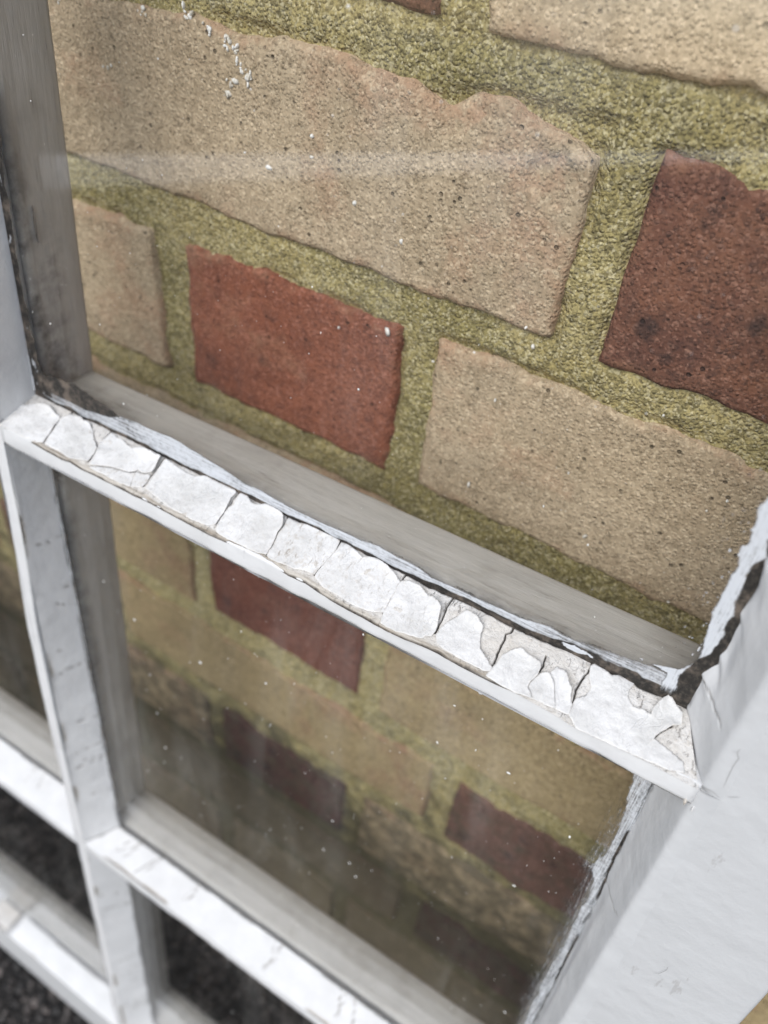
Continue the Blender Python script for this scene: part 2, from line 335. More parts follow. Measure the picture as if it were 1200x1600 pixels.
# outlines measured on the sash, in mm
D = {
 'TOP': [[0.41,17.48],[7.96,16.84],[14.0,16.03],[21.46,16.65],[27.43,15.68],[32.5,16.51],[40.37,16.15],[47.02,16.32],[54.66,16.56],[62.79,16.1],[72.58,15.97],[80.12,16.21],[86.95,16.1],[92.26,16.19],[97.33,16.45],[102.61,16.36],[109.59,15.95],[114.93,16.05],[122.3,16.3],[128.16,15.85],[130.54,16.12],[137.08,16.02],[141.45,15.81],[145.41,15.6],[151.22,15.63],[155.61,15.63],[158.73,15.41],[161.22,15.66],[165.24,15.47],[168.9,15.84],[174.06,15.7],[177.18,15.72],[179.79,15.45],[183.45,15.48],[190.11,15.39],[194.66,15.71],[199.26,16.47],[202.43,16.41],[205.55,16.38],[207.99,15.92],[211.61,15.84],[215.74,16.45],[217.36,15.75],[221.88,15.82],[225.11,17.07],[227.74,17.01]],
 'LOW': [[4.75,-0.21],[9.57,-0.35],[15.77,0.07],[20.3,-0.4],[26.55,-0.68],[33.93,-0.75],[37.12,-0.22],[42.39,-0.66],[48.23,-0.43],[58.28,-0.49],[64.87,-0.42],[71.18,-0.18],[79.06,-0.41],[87.07,-0.53],[95.57,-0.52],[100.83,-0.16],[104.35,0.34],[112.88,0.72],[118.27,0.05],[123.09,-0.48],[128.71,-0.22],[134.16,-0.9],[138.95,-1.25],[143.46,-1.34],[148.18,-1.27],[151.65,-1.5],[156.61,-1.56],[161.35,-1.36],[165.85,-0.89],[170.43,-0.69],[176.69,-0.87],[182.7,-0.88],[187.91,-0.7],[192.24,-0.67],[201.72,-1.06],[208.56,-1.69],[218.95,-1.15],[226.51,-0.89],[234.75,-1.11]],
 'FL': [[[-2.37,6.05],[-2.4,8.92],[-1.5,12.91],[-0.42,12.9],[2.95,11.51],[4.33,9.78],[5.48,10.17],[8.13,12.29],[10.3,13.17],[14.26,13.32],[17.96,12.22],[20.45,12.06],[21.58,9.47],[22.46,6.24],[23.11,3.26],[23.87,1.29],[21.25,0.11],[18.95,-0.08],[14.95,-0.12],[9.89,-0.17],[8.03,-0.36],[4.56,-0.05],[1.25,0.09],[-2.26,2.69]],[[21.44,11.88],[21.87,12.83],[22.85,14.31],[26.97,15.15],[29.36,14.25],[31.82,14.48],[35.39,12.1],[38.59,9.59],[41.76,7.66],[42.43,5.45],[42.87,2.63],[39.8,1.45],[36.38,0.59],[31.58,1.05],[27.71,1.02],[24.55,1.39],[23.74,3.61],[23.11,6.11],[22.27,9.3]],[[42.54,6.54],[40.96,9.84],[41.03,15.17],[44.57,14.44],[47.1,14.24],[50.11,13.01],[52.44,12.99],[56.1,14.49],[58.24,14.13],[62.48,14.92],[64.29,10.4],[64.29,8.68],[61.86,7.19],[59.68,7.62],[58.94,6.47],[57.61,5.49],[53.24,4.82],[50.58,4.25],[46.22,2.55],[44.14,1.81],[43.26,4.37]],[[46.86,1.9],[51.08,3.73],[57.55,5.06],[59.72,6.01],[61.12,2.78],[61.83,1.34],[57.52,0.79],[52.43,0.9],[47.87,0.86],[45.11,0.84]],[[59.9,6.5],[62.22,6.8],[64.52,7.58],[65.46,5.18],[65.31,2.93],[62.39,1.55],[61.05,3.71]],[[64.34,15.04],[69.64,14.34],[74.02,13.8],[77.34,13.94],[80.44,15.82],[84.83,15.62],[91.33,15.59],[92.46,15.09],[92.18,12.98],[93.12,10.17],[93.77,7.34],[94.15,2.9],[92.67,1.54],[87.09,0.91],[85.68,1.11],[79.39,1.15],[74.52,1.76],[71.46,2.31],[66.62,3.32],[65.76,8.07]],[[93.71,15.37],[94.26,16.23],[96.33,15.66],[98.43,14.51],[100.57,14.33],[103.42,15.82],[106.28,15.68],[109.53,15.25],[110.58,14.49],[112.37,11.52],[112.15,9.22],[113.32,5.59],[113.83,1.87],[111.43,1.14],[107.09,0.8],[103.23,0.77],[99.38,0.67],[96.47,1.08],[95.09,2.81],[94.39,7.11],[94.01,9.66],[94.74,11.08],[94.15,13.88]],[[112.44,12.79],[111.92,15.15],[115.6,15.09],[119.84,16.06],[122.38,16.18],[125.82,16.03],[129.47,15.74],[130.11,12.72],[130.01,9.55],[129.44,5.63],[129.44,3.13],[127.09,3.08],[123.56,1.9],[120.72,1.76],[118.05,1.35],[115.15,1.33],[114.32,1.73],[113.8,5.77],[112.64,9.5]],[[130.28,15.56],[132.2,15.79],[135.5,15.14],[137.98,14.05],[139.8,15.08],[142.29,15.59],[145.62,14.71],[149.11,13.49],[151.34,12.38],[151.34,10.82],[151.91,9.21],[151.86,6.49],[152.38,2.34],[150.1,0.96],[148.28,0.66],[145.77,0.36],[142.34,0.37],[140.83,0.58],[137.89,0.83],[133.96,0.93],[130.7,2.24],[130.16,3.13],[130.06,6.3],[130.39,10.1],[130.55,13.1]],[[151.97,12.97],[153.71,13.73],[157.07,13.69],[159.07,12.51],[162.04,11.92],[165.19,10.34],[165.81,8.1],[166.49,6.66],[167.01,4.05],[166.76,2.48],[165.33,1.66],[165.16,0.85],[163.58,0.29],[160.68,-0.23],[157.82,-0.86],[155.23,-0.9],[153.44,-0.65],[152.57,2.56],[152.46,6.0],[151.97,9.55],[151.42,11.57]],[[171.21,13.33],[174.7,12.09],[177.27,11.03],[177.68,8.76],[178.29,6.99],[179.51,5.24],[181.77,3.79],[184.27,2.18],[184.31,1.19],[182.91,0.44],[180.19,0.49],[175.83,0.7],[171.4,0.92],[169.1,1.69],[167.98,3.11],[167.96,5.97],[168.96,8.73],[170.25,11.01]],[[187.02,9.4],[188.48,10.07],[190.09,9.79],[192.34,9.38],[194.17,8.58],[194.9,7.32],[194.99,5.45],[194.2,3.6],[194.18,1.96],[196.33,-0.18],[192.26,-0.72],[187.89,-0.65],[184.15,-0.24],[184.57,1.94],[185.08,4.34],[185.3,6.86]],[[195.44,6.47],[196.28,7.13],[197.3,7.39],[199.45,5.67],[202.19,0.22],[196.38,-0.15],[194.36,2.06],[194.58,3.89]],[[197.57,7.54],[198.27,10.28],[199.82,10.01],[200.91,9.48],[202.17,7.58],[203.75,5.9],[204.31,4.31],[205.38,2.87],[205.72,0.47],[202.35,0.25],[199.64,5.62]],[[205.4,14.75],[205.92,15.65],[208.55,15.23],[210.71,14.67],[212.22,15.71],[214.09,15.81],[215.42,16.58],[216.06,15.98],[215.77,12.9],[216.37,11.34],[217.87,9.53],[220.11,9.9],[222.56,9.64],[222.43,11.42],[223.07,13.98],[224.55,16.42],[226.37,14.96],[228.29,13.91],[229.09,11.01],[227.6,9.99],[226.1,7.75],[225.07,5.64],[224.54,3.61],[225.43,4.66],[227.93,4.07],[232.63,2.78],[233.57,0.63],[230.25,-0.34],[226.36,-0.63],[218.93,-1.23],[208.53,-1.64],[206.01,0.42],[205.63,2.8],[205.7,4.9],[207.39,6.74],[207.95,9.32],[206.3,11.62]]],
 'CR': [[[-0.83,13.27],[2.95,11.51],[6.57,9.17],[9.06,7.12]],[[20.69,12.41],[21.74,9.56],[22.77,6.19],[23.27,3.35],[24.25,1.12]],[[21.82,16.55],[22.58,14.33]],[[31.82,14.48],[38.59,9.59],[41.85,7.71],[43.03,2.46]],[[40.18,16.05],[40.84,12.4],[42.01,7.8]],[[63.38,15.42],[64.28,10.9],[64.88,7.78],[65.46,3.25]],[[46.44,2.32],[50.83,3.99],[57.4,5.22],[59.6,6.73],[62.07,6.96],[64.29,7.94]],[[92.79,16.03],[92.91,13.29],[93.54,9.95],[94.18,7.13],[94.59,2.88]],[[105.91,6.59],[106.92,3.27]],[[111.25,15.54],[112.01,13.96],[112.57,10.32],[113.42,6.07],[114.11,1.61]],[[129.84,15.52],[130.17,13.39],[130.12,10.23],[129.81,6.98],[129.75,2.9]],[[140.75,12.76],[140.91,10.03],[140.77,7.56],[141.85,3.86]],[[151.24,11.54],[152.01,9.26],[152.08,5.85],[152.61,2.02]],[[151.52,12.88],[151.32,14.34],[151.72,15.36]],[[166.19,15.23],[166.13,13.87],[166.18,12.02],[166.71,9.35],[167.05,5.89],[167.33,3.7]],[[151.55,13.09],[151.32,14.34],[151.67,15.73]],[[184.01,15.26],[184.1,13.52],[183.18,12.64],[183.65,10.78],[183.67,8.34],[184.09,5.13],[184.26,2.44]],[[205.51,16.22],[205.29,13.01],[204.96,10.51],[204.63,7.38],[205.41,4.31],[205.63,1.92]],[[194.65,11.92],[195.06,9.77],[195.01,7.39]],[[227.6,9.99],[226.05,7.87],[225.07,5.64],[224.4,2.94]],[[225.43,4.66],[227.93,4.07],[232.63,2.78]]],
 'PEDGE': [[229.38,608.05],[229.1,607.3],[230.24,600.87],[230.06,596.55],[229.71,592.52],[230.53,590.33],[230.35,587.5],[230.45,581.94],[229.97,579.76],[230.55,577.22],[229.71,575.68],[228.47,572.59],[229.09,570.83],[229.05,567.1],[228.82,561.6]],
 'DARK_L': [[228.8,614.3],[227.9,611.54],[229.03,607.86],[227.33,603.75],[227.46,601.34],[227.77,598.63],[227.94,594.01],[228.75,590.98],[228.23,588.92],[228.68,585.05],[228.35,578.7],[226.59,576.06],[224.5,569.1],[224.95,565.76],[225.09,562.11]],
 'SM_L': [[224.17,626.02],[224.38,620.87],[223.77,617.72],[224.85,611.88],[225.09,608.91],[224.1,608.4],[224.94,602.08],[225.05,596.71],[224.54,591.14],[225.48,586.72],[225.86,583.68],[226.03,580.52],[226.18,575.36],[223.87,570.77],[221.64,568.14],[217.87,568.71]],
 'SM_T': [[3.59,563.82],[16.01,564.1],[27.92,563.87],[39.67,565.15],[45.62,567.74],[53.03,568.61],[58.39,568.46],[66.34,569.03],[71.8,568.25],[78.12,567.49],[87.29,566.21],[95.31,564.74],[100.97,565.03],[105.28,564.35],[109.94,563.95],[114.9,564.03],[122.37,564.0],[131.7,564.55],[136.74,564.62],[141.92,565.02],[147.15,564.36],[153.84,564.54],[159.03,563.12],[167.06,563.46],[173.32,563.65],[179.39,563.81],[185.49,563.82],[192.4,565.34],[196.87,564.73],[202.47,565.35],[209.21,566.56],[218.1,567.98]],
 'TOPG': [[2.7,562.27],[9.33,561.5],[14.3,560.53],[22.51,561.27],[27.3,560.11],[33.34,561.11],[40.77,560.68],[47.58,560.88],[55.44,561.17],[63.08,560.62],[72.74,560.46],[80.48,560.74],[87.2,560.62],[92.57,560.73],[97.82,561.04],[103.02,560.94],[109.69,560.44],[115.09,560.55],[122.6,560.86],[128.18,560.31],[130.72,560.64],[137.19,560.52],[141.46,560.27],[145.32,560.01],[151.15,560.05],[155.54,560.05],[158.59,559.78],[161.17,560.09],[165.13,559.85],[168.92,560.31],[174.03,560.14],[177.16,560.15],[179.71,559.83],[183.38,559.86],[190.04,559.75],[194.65,560.15],[199.34,561.07],[202.49,560.99],[205.6,560.96],[208.0,560.4],[211.61,560.31],[215.75,561.04],[217.36,560.19],[221.88,560.27],[225.05,561.78],[227.66,561.71]],
 'GR_L': [[11.63,653.04],[12.13,643.33],[9.22,633.18],[7.7,615.48],[8.39,602.17],[7.24,587.47],[7.76,575.35],[14.45,571.35],[31.3,571.16],[43.09,571.84],[49.84,568.49]],
 'SLIT': [[230.16,527.15],[230.49,516.29],[230.35,500.11],[230.72,487.48],[231.49,474.41],[231.55,457.48],[231.74,444.82],[232.27,409.56],[232.63,382.89]],
 'SLS': [[224.97,528.37],[226.94,516.07],[227.35,505.42],[227.79,495.84],[226.06,489.92],[225.68,485.97],[228.28,480.33],[228.42,463.05],[228.84,436.68],[228.12,411.55],[229.58,376.49]],
}
# ------------------------------------------------------------------ ground
SLOPE = 0.0446
XS0, YS0 = 0.0088, -0.1219              # sash origin on the wall axes
def zg(x): return SLOPE * (x - XS0) - .002
def sheet(name, x0, x1, y0, y1, dz, mat, nx=2, ny=2):
    X, Y = np.meshgrid(np.linspace(x0, x1, nx), np.linspace(y0, y1, ny), indexing='ij')
    V = np.stack([X, Y, zg(X) + dz], -1).reshape(-1, 3)
    o = mesh_np(name, V, gridF(nx, ny), mat); o['kind'] = 'structure'; return o
sheet('ground', -300, 300, -300, 40, -.06, M['concrete'], 9, 9)
sheet('tarmac_drive', -40, 40, -60, .02, 0, M['tarmac'], 9, 9)
kv = []
for y in (-40, -.3):                     # low white edging stones along the side of the drive
    kx = -2.18 - .124 * (y + 1.8)
    for (x, z) in ((-.27, -.02), (-.27, .05), (-.255, .06), (-.06, .06), (0, .02), (0, -.02)):
        kv.append((kx + x, y, zg(kx) + z))
kf = [(i, i + 1, i + 7, i + 6) for i in range(5)]
o = mesh_np('kerb', kv, kf, M['kerb'], smooth=False); o['kind'] = 'structure'
# loose chippings bedded in the tarmac by the wall
def icos():
    p = (1 + 5 ** .5) / 2
    v = np.array([(-1, p, 0), (1, p, 0), (-1, -p, 0), (1, -p, 0), (0, -1, p), (0, 1, p), (0, -1, -p), (0, 1, -p), (p, 0, -1), (p, 0, 1), (-p, 0, -1), (-p, 0, 1)], float)
    v /= np.linalg.norm(v[0])
    f = np.array([(0, 11, 5), (0, 5, 1), (0, 1, 7), (0, 7, 10), (0, 10, 11), (1, 5, 9), (5, 11, 4), (11, 10, 2), (10, 7, 6), (7, 1, 8), (3, 9, 4), (3, 4, 2), (3, 2, 6), (3, 6, 8), (3, 8, 9), (4, 9, 5), (2, 4, 11), (6, 2, 10), (8, 6, 7), (9, 8, 1)])
    return v, f
IV, IF = icos()
def scatter(P, S, tone=None):
    n = len(P); V = IV[None] * S[:, None, :] * (1 + .25 * rng.standard_normal((n, 12, 1)) * .6)
    th = rng.random(n) * 6.283; c, s = np.cos(th)[:, None], np.sin(th)[:, None]
    V = np.stack([V[..., 0] * c - V[..., 1] * s, V[..., 0] * s + V[..., 1] * c, V[..., 2]], -1) + P[:, None]
    F = (IF[None] + 12 * np.arange(n)[:, None, None]).reshape(-1, 3)
    return V.reshape(-1, 3), F
n = 13000
px = rng.uniform(-.62, .35, n); py = rng.uniform(-.34, -.002, n)
S = rng.uniform(.0014, .0042, (n, 1)) * rng.uniform(.7, 1.2, (n, 3)); S[:, 2] *= .7
V, F = scatter(np.stack([px, py, zg(px) + .0008], -1), S)
o = mesh_np('tarmac_chippings', V, F, M['stone'], attrs={'tone': np.repeat(rng.random(n) ** 2.6, 12)}, smooth=False); o['kind'] = 'stuff'

# ------------------------------------------------------------------ brick wall
wall = empty('brick_wall', 'old brick wall of yellow and red bricks with wide mossy green mortar joints', 'wall', (0, 0, 0))
CO, HH = .075, .0575
def brick(L, H, seed, step, mat, loc, chips=(), rough=1., top=None, bot=None):
    nx = max(8, int(L / step)); nz = max(6, int(H / step))
    u, v = np.meshgrid(np.linspace(0, 1, nx), np.linspace(0, 1, nz), indexing='ij')
    x = u * L * 1000; z = v * H * 1000; Lm, Hm = L * 1000, H * 1000
    ex = fbm(z / 9, z * 0 + seed, seed, 4); ex2 = fbm(z / 9, z * 0 + seed + 5, seed + 3, 4)
    ez = fbm(x / 9, x * 0 + seed, seed + 7, 4); ez2 = fbm(x / 11, x * 0 + seed, seed + 11, 4)
    el = fbm(x / 40, x * 0 + 3, seed + 2, 2) * .9
    wx = (1 - u) ** 6 * ex * .9 * rough - u ** 6 * ex2 * 1.2 * rough
    wz = (1 - v) ** 4 * (ez * 1.5 + el) * rough - v ** 4 * (ez2 * 2.4 + el) * rough
    if top is not None: wz = wz + v * np.interp(x, *zip(*top))
    if bot is not None: wz = wz + (1 - v) * np.interp(x, *zip(*bot))
    n1 = fbm(x / 6, z / 6, seed + 20, 4); n2 = fbm(x / 25, z / 25, seed + 30, 3)
    d = np.minimum(np.minimum(x, Lm - x), np.minimum(z, (Hm - z))) * 1.
    dr = d + n1 * 1.3
    r = 2.0 + 1.1 * n2
    q = np.clip(1 - dr / r, 0, 1)
    y = r * (1 - np.sqrt(np.clip(1 - q * q, 0, 1))) * .7 + n1 * .34 + n2 * .55
    edge = ss(5, 1.0, d + n1 * 3.5 + 1.0)
    for (cx, cz, cr, cd) in chips:
        dd = np.hypot(x - cx, z - cz) + fbm(x / 4, z / 4, seed + 40, 3) * cr * .45
        k = ss(cr, cr * .75, dd); y = y + k * (cd + fbm(x / 2.5, z / 2.5, seed + 41, 3) * cd * .6); edge = np.maximum(edge, k)
    V = np.stack([x + wx, y, z + wz], -1)
    ring = np.concatenate([V[:, 0], V[-1, 1:], V[-2::-1, -1], V[0, -2:0:-1]])
    nr = len(ring); rb = ring.copy(); rb[:, 1] = 28
    ids = np.arange(nx * nz).reshape(nx, nz)
    rid = np.concatenate([ids[:, 0], ids[-1, 1:], ids[-2::-1, -1], ids[0, -2:0:-1]])
    b0 = nx * nz; k = np.arange(nr); kn = (k + 1) % nr
    F = np.concatenate([gridF(nx, nz), np.stack([rid[kn], rid[k], b0 + k, b0 + kn], -1)])
    VV = np.concatenate([V.reshape(-1, 3), rb]) * MM
    o = mesh_np('brick', VV, F, mat, wall, {'edge': np.concatenate([edge.ravel(), np.zeros(nr)])})
    o.location = loc; return o
TOP1 = [(0, -2), (49, -2.6), (88, 0), (106, -2.5), (124, -1.3), (161, -1), (173, -4.5), (181, -.6), (190, -.5), (201, -3), (215, -7.8)]
EVEN = {0: ('dark', 'yellow'), 2: ('red', 'yellow'), 4: ('dark2', 'tan'), 6: ('black6', 'tan6'), 8: ('dark7', 'tan7'), -2: ('red', 'yellow')}
ODD = {1: 'yellow', 3: 'yellow', 5: 'tan', 7: 'tan7', 9: 'tan7', -1: 'yellow', -3: 'yellow'}
M['dark2'] = brick_mat('brown_red_brick', (.15, .055, .038), (.19, .07, .046), (.08, .034, .026), (.2, .1, .07), .3)
rects = []
PER = .333
for j in range(-4, 10):
    zt = Z2 - (j - 2) * CO
    if j == 9: zb_min = .0
    for k in range(-2, 3):
        if j % 2 == 0: items = ((0., .0915, 'h'), (.1045, .319, 's'))
        else: items = ((-.076, .139, 's'), (.1535, .243, 'h'))
        for a, b, ty in items:
            a0, b0 = a + k * PER, b + k * PER
            if b0 < -.46 or a0 > .56: continue
            if j % 2 == 0:
                h, s = EVEN.get(j, ('red', 'yellow'))
                mt = h if ty == 'h' else s
                if ty == 'h' and k == -1: mt = ['yellow', 'red', 'dark'][(j // 2) % 3]
            else: mt = ODD.get(j, 'tan') if ty == 's' else ({1: 'dark', 5: 'brown', -3: 'dark'}.get(j, 'dark2'))
            if j == 3 and ty == 'h': mt = 'yellow'
            if j >= 7 and ty == 'h': mt = 'dark7' if (j == 7 and k == 0) else 'tan7'
            jx = random.uniform(-.0012, .0012); dz = random.uniform(-.0012, .0012); hh = HH + random.uniform(-.0015, .0015)
            visible = -2 <= j <= 4 and a0 < .33 and b0 > -.12
            chips = []
            top = bot = None
            if j == 1 and ty == 's' and k == 0: chips = [(205, 46, 8, 1.6), (150, 57, 5, 1.6), (178, 53, 7, 1.8), (100, 58, 4, 1.2)]; jx = 0; dz = -.001; hh = .0560; top = TOP1
            if j == 1 and ty == 'h' and k == 0: jx = .0; dz = -.004; hh = .0540
            if j == 0: dz = -.0045; hh = .0575
            if j == 2 and ty == 'h' and k == 0: jx = 0; dz = .0018; hh = .0590
            if j == 2 and ty == 's' and k == 0: jx = 0; dz = .0035; hh = .0605
            if j == 4 and ty == 'h' and k == 0: hh = .0535; dz = 0
            rects.append((a0 + jx, zt - hh + dz, b0 + jx, zt + dz))
            brick(b0 - a0, hh, (j + 9) * 31 + k * 7 + (3 if ty == 'h' else 0), .0013 if visible else .0022, M[mt],
                  (a0 + jx, random.uniform(-.0006, .0006), zt - hh + dz), chips, 1., top, bot)
# mortar sheet between the bricks
st = .00115
xs = np.arange(-.47, .57, st); zs = np.arange(-.03, Z2 + .47, st)
X, Z = np.meshgrid(xs, zs, indexing='ij')
ins = np.full(X.shape, -1e9)
for (a, b, c, e) in rects:
    i0, i1 = np.searchsorted(xs, [a - .03, c + .03]); j0, j1 = np.searchsorted(zs, [b - .03, e + .03])
    sx_, sz_ = X[i0:i1, j0:j1], Z[i0:i1, j0:j1]
    dd = np.minimum(np.minimum(sx_ - a, c - sx_), np.minimum(sz_ - b, e - sz_))
    ins[i0:i1, j0:j1] = np.maximum(ins[i0:i1, j0:j1], dd)
xm, zm = X * 1000, Z * 1000
Y = 1.75 + 1.1 * fbm(xm / 14, zm / 14, 91, 3) + 0.85 * fbm(xm / 3.0, zm / 3.0, 92, 3) + .5 * (hash2(np.arange(X.size).reshape(X.shape), 0 * X.astype(int), 5) - .5)
groove = ss(-.0035, 0.0, ins) * ss(.2, .65, fbm(xm / 30, zm / 30, 95, 3) + .25)
Y = Y + groove * 2.2
keepv = ins < .0065
kf = keepv[:-1, :-1] | keepv[1:, :-1] | keepv[:-1, 1:] | keepv[1:, 1:]
V = np.stack([X, Y * MM, Z], -1).reshape(-1, 3); F = gridF(len(xs), len(zs), kf)
used = np.unique(F); re = np.zeros(len(V), np.int64); re[used] = np.arange(len(used))
mesh_np('mortar', V[used], re[F], M['mortar'], wall)
# the wall carries on beyond the part near the window: plain courses, joined
bv, bf = [], []
def bbox(x0, x1, y0, y1, z0, z1):
    o = len(bv); e = .002
    for y, q in ((y1, 0), (y0 + e, 0), (y0, e)):
        for x, z in ((x0 + q, z0 + q), (x1 - q, z0 + q), (x1 - q, z1 - q), (x0 + q, z1 - q)): bv.append((x, y, z))
    for l in (0, 4):
        for k in range(4):
            n_ = (k + 1) % 4; bf.append((o + l + n_, o + l + k, o + l + 4 + k, o + l + 4 + n_))
    bf.append((o + 8, o + 9, o + 10, o + 11))
for j in range(-30, 11):
    zt = Z2 - (j - 2) * CO; zb = zt - HH
    for k in range(-11, 12):
        for a, b in (((0., .0915), (.1045, .319)) if j % 2 == 0 else ((-.076, .139), (.1535, .243))):
            a0, b0 = a + k * PER, b + k * PER
            if -4 <= j <= 9 and not (b0 < -.46 or a0 > .56): continue
            if j == -5 and -.5 < a0 < .6: pass
            bbox(a0, b0, random.uniform(-.0008, .0008), .02, zb, zt)
o = mesh_np('outer_brickwork', bv, bf, M['yellow'], wall, {'edge': np.zeros(len(bv))}, smooth=False); o['kind'] = 'stuff'
mesh_np('backing_mortar', [(-3.8, .0062, -.3), (3.9, .0062, -.3), (3.9, .0062, 3.1), (-3.8, .0062, 3.1), (-3.8, .22, -.3), (3.9, .22, -.3), (3.9, .22, 3.1), (-3.8, .22, 3.1)],
        [(0, 1, 2, 3), (3, 2, 6, 7), (0, 3, 7, 4), (1, 5, 6, 2), (4, 7, 6, 5)], M['mortar'], wall, smooth=False)
# whitewash spots on the long yellow brick
P, S = [], []
for (x, z, s_, n_) in ((-.043, Z2 + .0675, .002, 4), (-.008, Z2 + .0715, .003, 4), (.010, Z2 + .0735, .0022, 9), (.0176, Z2 + .0712, .0016, 6), (.0246, Z2 + .0694, .0016, 9), (.028, Z2 + .068, .0015, 7), (.0302, Z2 + .0645, .0018, 8), (.0325, Z2 + .062, .0016, 10), (.026, Z2 + .0575, .003, 7), (-.026, Z2 + .052, .003, 3), (.06, Z2 + .03, .03, 6), (.1, Z2 + .0, .05, 5), (.17, Z2 - .03, .06, 6)):
    for _ in range(n_):
        P.append((x + random.gauss(0, s_ * .5), -.0003, z + random.gauss(0, s_ * .5))); r_ = random.uniform(.0003, .0011); S.append((r_ * random.uniform(.7, 1.5), .0004, r_ * random.uniform(.7, 1.5)))
V, F = [], []
V, F = scatter(np.array(P), np.array(S) * np.array([1, 1, 1]))
o = mesh_np('whitewash_splash', V, F, M['splash'], wall); o['kind'] = 'stuff'

# ------------------------------------------------------------------ the window sash, leaning on the wall
sash = bpy.data.objects.new('window_sash', None); COL.objects.link(sash); sash.empty_display_size = .05
sm = Matrix.Identity(4)
ax = ((0.99898855, 0.00621008, 0.04453429), (-0.00149692, 0.99446118, -0.10509384), (-0.04494027, 0.10492088, 0.99346464))
for c in range(3):
    for r in range(3): sm[r][c] = ax[c][r]
sm.translation = Vector((XS0, YS0, Z2 - .59168))
sash.matrix_world = sm
sash['label'] = 'white painted wooden window sash with cracked peeling putty leaning against the brick wall'; sash['category'] = 'window sash'

def sweep(name, prof, path, axis, mat, attrs_fn=None, amp=.12, seed=1, shift=None, caps=True, cell=9.):
    """prof: closed list of (across, depth); path: positions along the length (mm). axis 'z' or 'x'."""
    pr = np.array(prof, float); npf = len(pr); path = np.asarray(path, float); nl = len(path)
    A = np.repeat(pr[None], nl, 0).copy(); Lp = np.repeat(path[:, None], npf, 1)
    if shift is not None:
        f_, msk = shift; A[:, :, 0] += f_(path)[:, None] * np.array(msk)[None]
    cen = pr.mean(0); per = np.cumsum(np.hypot(*(np.roll(pr, -1, 0) - pr).T))
    nz_ = fbm(Lp / cell, np.repeat(per[None], nl, 0) / cell, seed, 3) * amp + fbm(Lp / 60, np.repeat(per[None], nl, 0) / 60, seed + 9, 2) * amp * 1.5
    dirv = pr - cen; dirv /= np.linalg.norm(dirv, axis=1)[:, None] + 1e-9
    A += dirv[None] * nz_[:, :, None]
    V = np.zeros((nl, npf, 3))
    if axis == 'z': V[..., 0], V[..., 1], V[..., 2] = A[..., 0], A[..., 1], Lp
    else: V[..., 2], V[..., 1], V[..., 0] = A[..., 0], A[..., 1], Lp
    i, j = np.meshgrid(np.arange(nl - 1), np.arange(npf), indexing='ij'); jn = (j + 1) % npf
    F = np.stack([i * npf + j, i * npf + jn, (i + 1) * npf + jn, (i + 1) * npf + j], -1).reshape(-1, 4)
    Fl = F.tolist()
    if caps: Fl += [list(range(npf))[::-1], [(nl - 1) * npf + q for q in range(npf)]]
    if axis == 'x': Fl = [q[::-1] for q in Fl]
    at = attrs_fn(V) if attrs_fn else None
    return mesh_np(name, V.reshape(-1, 3) * MM, Fl, mat, sash, at)
def rnd(p, k, r, n=3):
    """round corner k of profile p"""
    a, b, c = np.array(p[k - 1], float), np.array(p[k], float), np.array(p[(k + 1) % len(p)], float)
    u = (a - b) / np.linalg.norm(a - b); v = (c - b) / np.linalg.norm(c - b)
    return [tuple(b + u * r * (1 - s) ** 2 + v * r * s ** 2) for s in np.linspace(0, 1, n)]
def roundp(p, rs):
    out = []
    for k in range(len(p)):
        out += rnd(p, k, rs[k], 5) if rs[k] > 0 else [p[k]]
    return out
def densify(p, mx=4.):
    o = []
    for k in range(len(p)):
        a, b = np.array(p[k]), np.array(p[(k + 1) % len(p)]); n_ = max(1, int(np.linalg.norm(b - a) / mx))
        for q in range(n_): o.append(tuple(a + (b - a) * q / n_))
    return o
ZT = 900.
SX, SO = 238., 275.       # front arris of the stile, outer edge
GX = 229.
# stiles (front white, and the grey inner lining faces as parts of their own)
for sgn in (1, -1):
    p = roundp([(SX, -15), (SO, -15), (SO, 26), (GX + 1, 26), (GX + 1, 3.2), (SX, 3.2)], [1.2, 1.5, 1.5, 0, 0, 0])
    p = densify([(sgn * a, b) for a, b in p])
    if sgn < 0: p = p[::-1]
    o = sweep('stile', p, np.arange(-3, ZT, 3.), 'z', M['paint'], amp=.16, seed=3 if sgn > 0 else 77)
# rails
def railprof(z0, z1, gz, gdir):
    # z0..z1 front face ; gz glass edge of the rebate
    if gdir > 0: return [(z0, -15), (z1, -15), (z1, 3.2), (gz, 3.2), (gz, 25.5), (z0, 25.5)]
    return [(z1, -15), (z1, 25.5), (gz, 25.5), (gz, 3.2), (z0, 3.2), (z0, -15)]
RB, RG = 41., 46.5
ZTG = 800.
for (q0, q1, g, gd) in ((-3., RB, RG, 1), (ZTG + 5.5, ZT - 12, ZTG, -1)):
    p = railprof(q0, q1, g, gd)
    p = roundp(p, [1.2, 1.2, 0, 0, 1, 1] if gd > 0 else [1.2, 1, 1, 0, 0, 1.2])
    sweep('rail', densify(p), np.arange(-SX + .2, SX - .1, 3.), 'x', M['paint'], amp=.14, seed=11)
